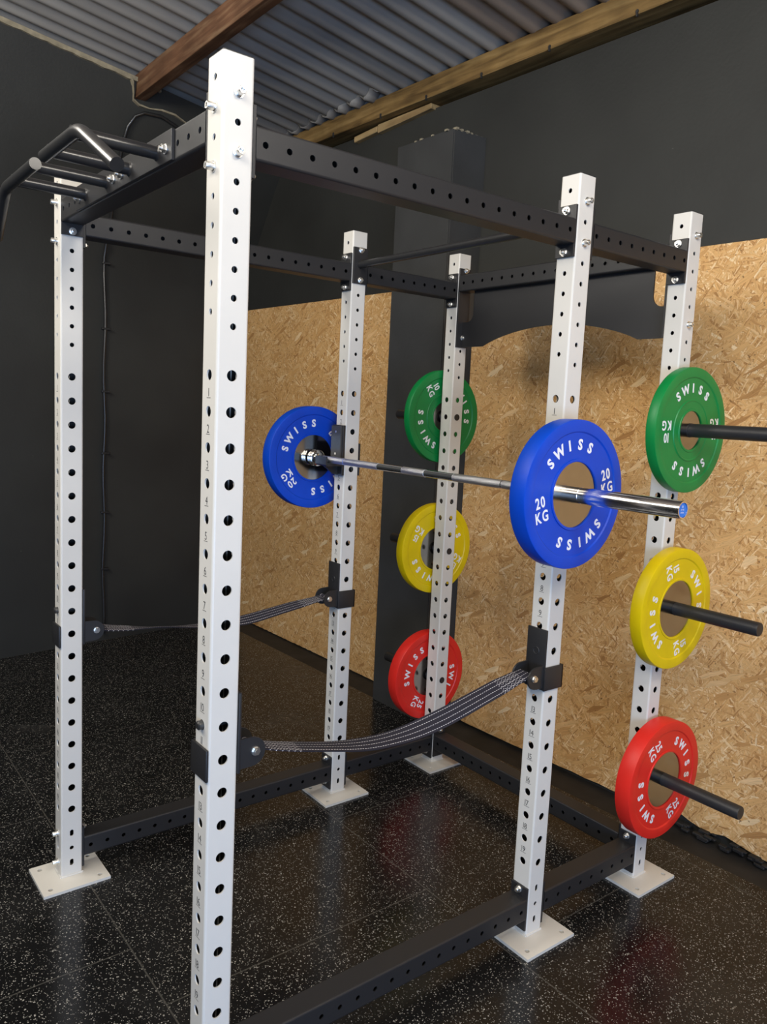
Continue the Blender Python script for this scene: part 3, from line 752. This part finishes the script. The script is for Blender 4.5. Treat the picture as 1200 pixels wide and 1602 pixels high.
# angled multi-grip handles on the front beam
def grips(xc, sgn, inner):
    bm = bmesh.new(); box(bm, xc-0.186, xc+0.186, -HW-0.008, -HW, 2.326, 2.398, 0.0012)
    gp = link_mesh('grip_plate', bm, M['black'], rack)
    for s in (-1, 1):
        bm = bmesh.new(); xt = xc+s*0.095
        lathe(bm, (xt, -HW-0.008, 2.360), -Y, [(0, 0.0195), (0.004, 0.016), (0.205, 0.016)], 24, closed=False)
        autosmooth(link_mesh('tube', bm, M['blacks'], gp), 40)
        bolt((xc+s*0.153, -HW-0.008, 2.357), -Y, True, gp)
    P_ = Vector((xc+sgn*0.165, -0.250, 2.350)); F_ = Vector((xc-sgn*inner, -0.250, 2.352)); N_ = Vector((xc+sgn*0.360, -0.233, 2.238))
    d1 = (F_-P_).normalized(); d2 = (N_-P_).normalized(); pts = [F_]
    for k in range(7):
        t = k/6; a = P_+d1*0.035*(1-t); b = P_+d2*0.035*t; pts.append(a.lerp(b, t))
    pts.append(N_)
    bm = bmesh.new(); tube_path(bm, pts, 0.0155, 24)
    autosmooth(link_mesh('angled_handle', bm, M['blacks'], gp), 40)
grips(-0.400, 1, 0.122); grips(-0.768, -1, 0.160)

# plate storage pegs on the rear uprights
PEGZ = [ZL-LP, ZL-LP*9, ZL-LP*17]
for s, xf in ((1, HW), (-1, -SPAN-HW)):
    for z in PEGZ:
        bm = bmesh.new()
        lathe(bm, (xf, L2, z), X*s, [(0, 0.030), (0.010, 0.030), (0.010, 0.0255), (0.050, 0.0255), (0.050, 0.0243), (0.366, 0.0243), (0.370, 0.0225)], 40, closed=False)
        autosmooth(link_mesh('storage_peg', bm, M['black'], rack), 40)
        bm = bmesh.new(); cyl(bm, (xf-s*(W+0.003), L2, z), (xf-s*(W+0.0005), L2, z), 0.0155, 24)
        link_mesh('peg_bolt_head', bm, M['black'], rack)

# ------------------------------------------------------------------ bumper plates
def plate(name, label, cx, cy, cz, T, colour, txt, phi, ins_r, group):
    """cx: inner (-X) face position; faces +-X lettered"""
    t = thing(name, label, 'weight plate', (cx+T/2, cy, cz), group)
    R = 0.225; h = T/2; rc = 0.006; g0, g1 = 0.190, 0.187
    half = [(h-0.009, ins_r), (h-0.002, ins_r+0.001), (h-0.0005, ins_r+0.005), (h-0.001, ins_r+0.0085), (h-0.004, ins_r+0.0095), (h-0.004, g1-0.001), (h-0.0022, g1+0.001), (h-0.0005, g0), (h, g0+0.003), (h, R-0.0045), (h-0.0012, R-0.0012), (h-0.0045, R)]
    if ins_r < 0.09:
        half = half[:4]+[(h-0.003, ins_r+0.010), (h-0.003, 0.103), (h-0.0012, 0.106), (h-0.0012, 0.109), (h-0.004, 0.112)]+half[5:]
    prof = half+[(-a, r) for a, r in reversed(half)]
    bm = bmesh.new(); lathe(bm, (0, 0, 0), X, prof, 96, closed=True); bmesh.ops.recalc_face_normals(bm, faces=bm.faces[:])
    o = link_mesh('rubber_body', bm, M[colour], t); autosmooth(o, 30)
    bm = bmesh.new(); hd = h-0.0065
    lathe(bm, (0, 0, 0), X, [(-hd, 0.0252), (-hd, ins_r+0.001), (hd, ins_r+0.001), (hd, 0.0252)], 64, closed=True); bmesh.ops.recalc_face_normals(bm, faces=bm.faces[:])
    autosmooth(link_mesh('steel_disc', bm, M['disc'], t), 35)
    for sgn in (1, -1):
        Nn = X*sgn; U0 = Y*sgn   # right-hand direction when looking at this face
        base = math.radians(phi)
        def P(a, r): return Nn*(h-0.0038)+U0*(r*math.cos(a))+Z*(r*math.sin(a))
        for c in (90, 270):
            bm = bmesh.new()
            for i, ch in enumerate('SWISS'):
                a = math.radians(c+(2-i)*18.4)+base
                rad = U0*math.cos(a)+Z*math.sin(a); tan = U0*math.sin(a)-Z*math.cos(a)
                put_text(bm, ch, P(a, 0.152), tan, rad, Nn, 0.0310, bold=0.040, sx=1.0, thick=0.0006)
            link_mesh('printed_word', bm, M['print'], t)
        Vv = U0*(-math.sin(base))+Z*math.cos(base); Uu = U0*math.cos(base)+Z*math.sin(base)
        for c in (0, 180):
            bm = bmesh.new(); cc = P(math.radians(c)+base, 0.152)
            put_text(bm, txt, cc+Vv*0.0215, Uu, Vv, Nn, 0.0325, bold=0.024, sx=0.80, thick=0.0006)
            put_text(bm, 'KG', cc-Vv*0.0215, Uu, Vv, Nn, 0.0325, bold=0.024, sx=0.80, thick=0.0006)
            link_mesh('weight_mark', bm, M['print'], t)
    return t
BZ, BY = 1.5350, 1.074
HX = -SPAN/2
plate('bumper_plate', 'blue 20 kg bumper plate on the near end of the barbell', HX+0.696, BY, BZ-0.0005, 0.060, 'blue', '20', 15, 0.0985, 'blue plates on the barbell')
plate('bumper_plate', 'blue 20 kg bumper plate on the far end of the barbell, half behind an upright', HX-0.696-0.060, BY, BZ-0.0005, 0.060, 'blue', '20', 218.5, 0.0985, 'blue plates on the barbell')
PE = HW+0.012; PF = -SPAN-HW-0.012
for col, kg, T, z, pe, pf, ir, word in (('green', '10', 0.040, PEGZ[0], 183, -60, 0.069, 'top'), ('yellow', '15', 0.048, PEGZ[1], -73, 149, 0.105, 'middle'), ('red', '25', 0.063, PEGZ[2], -60, 241, 0.105, 'bottom')):
    plate('bumper_plate', f'{col} {kg} kg bumper plate on the {word} peg of the near rear upright', PE, L2, z-0.0006, T, col, kg, pe, ir, 'plates stored on the rack pegs')
    plate('bumper_plate', f'{col} {kg} kg bumper plate on the far rear upright, seen partly behind that post', PF-T, L2, z-0.0006, T, col, kg, pf, ir, 'plates stored on the rack pegs')

# ------------------------------------------------------------------ barbell
bb = thing('barbell', 'chrome barbell lying in the hooks across the rack', 'barbell', (HX, BY, BZ))
bm = bmesh.new(); prof = [(-0.70, 0.014), (-0.222, 0.014), (-0.22, 0.0137), (0.22, 0.0137), (0.222, 0.014), (0.70, 0.014)]
lathe(bm, (0, 0, 0), X, prof, 28, closed=False); autosmooth(link_mesh('shaft', bm, M['chrome'], bb), 30)
for a, b_ in ((-0.62, -0.457), (-0.453, -0.22), (-0.065, 0.065), (0.22, 0.453), (0.457, 0.62)):
    bm = bmesh.new(); lathe(bm, (0, 0, 0), X, [(a, 0.0142), (a+0.001, 0.0144), (b_-0.001, 0.0144), (b_, 0.0142)], 28, closed=False)
    autosmooth(link_mesh('knurled_grip', bm, M['knurl'], bb), 30)
for s in (-1, 1):
    bm = bmesh.new()
    lathe(bm, (0, 0, 0), X*s, [(0.650, 0.020), (0.652, 0.024), (0.660, 0.024), (0.662, 0.033), (0.664, 0.036), (0.676, 0.036), (0.678, 0.0335), (0.680, 0.036), (0.693, 0.036), (0.6955, 0.034)], 40, closed=False)
    autosmooth(link_mesh('collar', bm, M['chrome'], bb), 30)
    bm = bmesh.new()
    lathe(bm, (0, 0, 0), X*s, [(0.690, 0.0249), (0.778, 0.0249), (0.779, 0.0238), (0.784, 0.0238), (0.785, 0.0249), (1.108, 0.0249), (1.112, 0.0235), (1.112, 0.0205), (1.108, 0.0203)], 48, closed=False)
    autosmooth(link_mesh('sleeve', bm, M['sleeve'], bb), 30)
    bm = bmesh.new(); cyl(bm, (s*1.107, 0, 0), (s*1.1095, 0, 0), 0.0195, 32); ec = link_mesh('sleeve_cap', bm, M['capblue'], bb)
    bm = bmesh.new()
    for k, (t_, hh) in enumerate((('30', 0.006), ('20 KG', 0.004), ('SWISS', 0.004))):
        if s > 0: put_text(bm, t_, (s*1.1097, 0, 0.009-0.008*k), Y, Z, X, hh, sx=0.9)
    if s > 0: link_mesh('cap_print', bm, M['print'], ec)
    else: bm.free()

# ------------------------------------------------------------------ j-hooks (front faces of the middle uprights)
def jhook(x, y, label, mir):
    t = thing('bar_hook', label, 'bar hook', (x, y, 0), 'hooks holding the barbell')
    bm = bmesh.new()
    box(bm, -0.040, 0.040, -HW-0.014, -HW-0.0008, 1.466, 1.684, 0.002)      # back plate
    # wrap-round strap on the outside and rear
    a, b_ = (-0.045, -0.0385) if mir < 0 else (0.0385, 0.045)
    box(bm, a, b_, -HW-0.010, HW+0.008, 1.466, 1.606, 0.0015); box(bm, -0.038, 0.038, HW+0.0012, HW+0.008, 1.466, 1.606, 0.0015)
    # shelf folded up into a front lip, carried on a central web
    prism(bm, [(-0.041, -HW-0.012, 1.508), (-0.041, -HW-0.091, 1.508), (-0.041, -HW-0.098, 1.514), (-0.041, -HW-0.098, 1.549), (-0.041, -HW-0.0905, 1.549), (-0.041, -HW-0.0885, 1.516), (-0.041, -HW-0.012, 1.516)], (0.082, 0, 0))
    prism(bm, [(-0.006, -HW-0.012, 1.470), (-0.006, -HW-0.030, 1.470), (-0.006, -HW-0.085, 1.508), (-0.006, -HW-0.012, 1.508)], (0.012, 0, 0))
    bmesh.ops.recalc_face_normals(bm, faces=bm.faces[:])
    link_mesh('steel_body', bm, M['black'], t)
    bm = bmesh.new(); box(bm, -0.036, 0.036, -HW-0.024, -HW-0.014, 1.524, 1.680, 0.0015); box(bm, -0.038, 0.038, -HW-0.086, -HW-0.026, 1.5162, 1.5203, 0.0008)
    l = link_mesh('plastic_liner', bm, M['uhmw'], t)
    bm = bmesh.new()
    for z in (1.56, 1.655): cyl(bm, (0, -HW-0.0255, z), (0, -HW-0.023, z), 0.005, 12)
    link_mesh('screw', bm, M['zinc'], l)
    bm = bmesh.new(); cyl(bm, (0, -HW-0.002, ZL-LP*2), (0, HW+0.006, ZL-LP*2), 0.0112, 16); link_mesh('locating_pin', bm, M['dsteel'], t)
    return t
jhook(0, L1, 'black bar hook on the near middle upright behind the blue plate', -1)
jhook(-SPAN, L1, 'black bar hook on the far middle upright beside the far blue plate', -1)

# ------------------------------------------------------------------ safety straps
def strap(x, pts, rolls, label):
    t = thing('safety_strap', label, 'safety strap', (x, 0, 0), 'safety straps slung between the uprights')
    zb = 0.875
    def bracket(y, s):
        """s=+1: plate on the -Y face (middle upright); s=-1: the same bracket turned half round (front upright)"""
        bm = bmesh.new()
        box(bm, -0.0405, 0.0405, -HW-0.0075, -HW-0.0006, zb+0.001, 1.077, 0.0012)
        box(bm, 0.0382, 0.0450, -HW-0.0075, HW+0.0075, zb, zb+0.078, 0.0015)
        box(bm, -0.041, 0.0450, HW+0.0006, HW+0.0075, zb, zb+0.078, 0.0015)
        for xx in (-0.037, 0.031):
            P = [(xx, -HW-0.006, 0.884), (xx, -HW-0.006, 0.959)]
            for k in range(13):
                a = math.radians(90+180*k/12); P.append((xx, -HW-0.040+0.0365*math.cos(a), 0.9215+0.0365*math.sin(a)))
            prism(bm, P, (0.006, 0, 0))
        lathe(bm, (0, -HW-0.0075, 1.002), -Y, [(0, 0.0135), (0.0010, 0.0125), (0.0010, 0.0105), (0.0004, 0.0098)], 24, closed=False)
        bmesh.ops.recalc_face_normals(bm, faces=bm.faces[:])
        o = link_mesh('bracket', bm, M['black'], t); autosmooth(o, 30)
        o.location = (0, y, 0); o.rotation_euler = (0, 0, 0 if s > 0 else PI)
        bm = bmesh.new(); yb = -HW-0.049; zc = 0.9225
        cyl(bm, (-0.046, yb, zc), (0.046, yb, zc), 0.006, 12)
        for sg in (1, -1):
            cyl(bm, (sg*0.037, yb, zc), (sg*0.0395, yb, zc), 0.0115, 18); cyl(bm, (sg*0.0395, yb, zc), (sg*0.0455, yb, zc), 0.0098, 6)
        b = link_mesh('bolt', bm, M['zinc'], o)
        bm = bmesh.new(); cyl(bm, (0, -HW-0.002, ZL-LP*10), (0, HW+0.010, ZL-LP*10), 0.0112, 18); cyl(bm, (0, HW+0.010, ZL-LP*10), (0, HW+0.013, ZL-LP*10), 0.0112, 18, r1=0.008)
        autosmooth(link_mesh('pin', bm, M['dsteel'], o), 40)
    bracket(0, -1); bracket(L1, 1)
    # webbing: sagging, gently twisting band, looped round the two bolts
    n = 64; bw = 0.0290; th = 0.0030
    ya, yb_ = 0.0375+0.049, L1-HW-0.049
    def interp(tab, y):
        for (a, va), (b, vb) in zip(tab, tab[1:]):
            if y <= b:
                q = (y-a)/(b-a); q = max(0, min(1, q)); q2 = q*q*(3-2*q) if tab is rolls else q; return va+(vb-va)*q2
        return tab[-1][1]
    zz = [interp(pts, ya+(yb_-ya)*k/n) for k in range(n+1)]
    for _ in range(14): zz = [zz[0]]+[(zz[k-1]+2*zz[k]+zz[k+1])/4 for k in range(1, n)]+[zz[-1]]
    bm = bmesh.new(); uvl = bm.loops.layers.uv.new('UVMap'); rings = []
    for k in range(n+1):
        y = ya+(yb_-ya)*k/n; z = zz[k]; z1 = zz[min(k+1, n)]; z0_ = zz[max(k-1, 0)]
        tg = Vector((0, (min(k+1, n)-max(k-1, 0))*(yb_-ya)/n, z1-z0_)).normalized()
        ro = math.radians(interp(rolls, y)); up_ = X.cross(tg)
        a = X*math.cos(ro)-up_*math.sin(ro); nrm = a.cross(tg)
        c = Vector((0, y, z)); ring = []
        for i in range(7):
            q = -1+2*i/6; ring.append(c+a*(bw*q)+nrm*(th*math.sqrt(max(0, 1-(q*0.97)**4))+0.0002))
        for i in range(6, -1, -1):
            q = -1+2*i/6; ring.append(c+a*(bw*q)-nrm*(th*math.sqrt(max(0, 1-(q*0.97)**4))+0.0002))
        rings.append([bm.verts.new(p) for p in ring])
    ln = yb_-ya
    def vv(i): i %= 14; return i/6 if i < 7 else (13-i)/6
    for k in range(n):
        A, B = rings[k], rings[k+1]
        for i in range(14):
            j = (i+1) % 14; f = bm.faces.new((A[i], A[j], B[j], B[i]))
            for lp, (u_, v_) in zip(f.loops, ((k/n*ln, vv(i)), (k/n*ln, vv(j)), ((k+1)/n*ln, vv(j)), ((k+1)/n*ln, vv(i)))): lp[uvl].uv = (u_, v_)
    for y, z in ((ya, 0.9225), (yb_, 0.9225)):
        S = 20; A = []; B = []
        for k in range(S):
            a = 2*PI*k/S; A.append(bm.verts.new((-bw, y+0.012*math.cos(a), z+0.012*math.sin(a)))); B.append(bm.verts.new((bw, y+0.012*math.cos(a), z+0.012*math.sin(a))))
        for k in range(S):
            f = bm.faces.new((A[k], A[(k+1) % S], B[(k+1) % S], B[k]))
            for lp, v_ in zip(f.loops, (0, 0, 1, 1)): lp[uvl].uv = (0.5, v_)
        bm.faces.new(A[::-1]); bm.faces.new(B)
    bmesh.ops.recalc_face_normals(bm, faces=bm.faces[:])
    autosmooth(link_mesh('webbing', bm, M['strap'], t), 60)
    return t
strap(0, [(0.0865, 0.9285), (0.1255, 0.9110), (0.2984, 0.868), (0.42, 0.842), (0.5136, 0.8333), (0.62, 0.8365), (0.7542, 0.8578), (0.968, 0.9076), (1.0923, 0.9345)],
      [(0.08, 2), (0.30, 4), (0.50, 16), (0.75, 44), (0.95, 34), (1.05, 14), (1.1, 5)],
      'black webbing safety strap with white stitching on the near side of the rack')
strap(-SPAN, [(0.0865, 0.926), (0.1302, 0.9133), (0.2869, 0.8944), (0.4679, 0.8749), (0.60, 0.866), (0.7064, 0.869), (0.9032, 0.9003), (1.0923, 0.925)],
      [(0.08, 12), (0.18, 6), (0.34, -16), (0.55, 4), (0.72, 26), (0.9, 20), (1.05, 8), (1.1, 4)],
      'black webbing safety strap with white stitching on the far side of the rack')
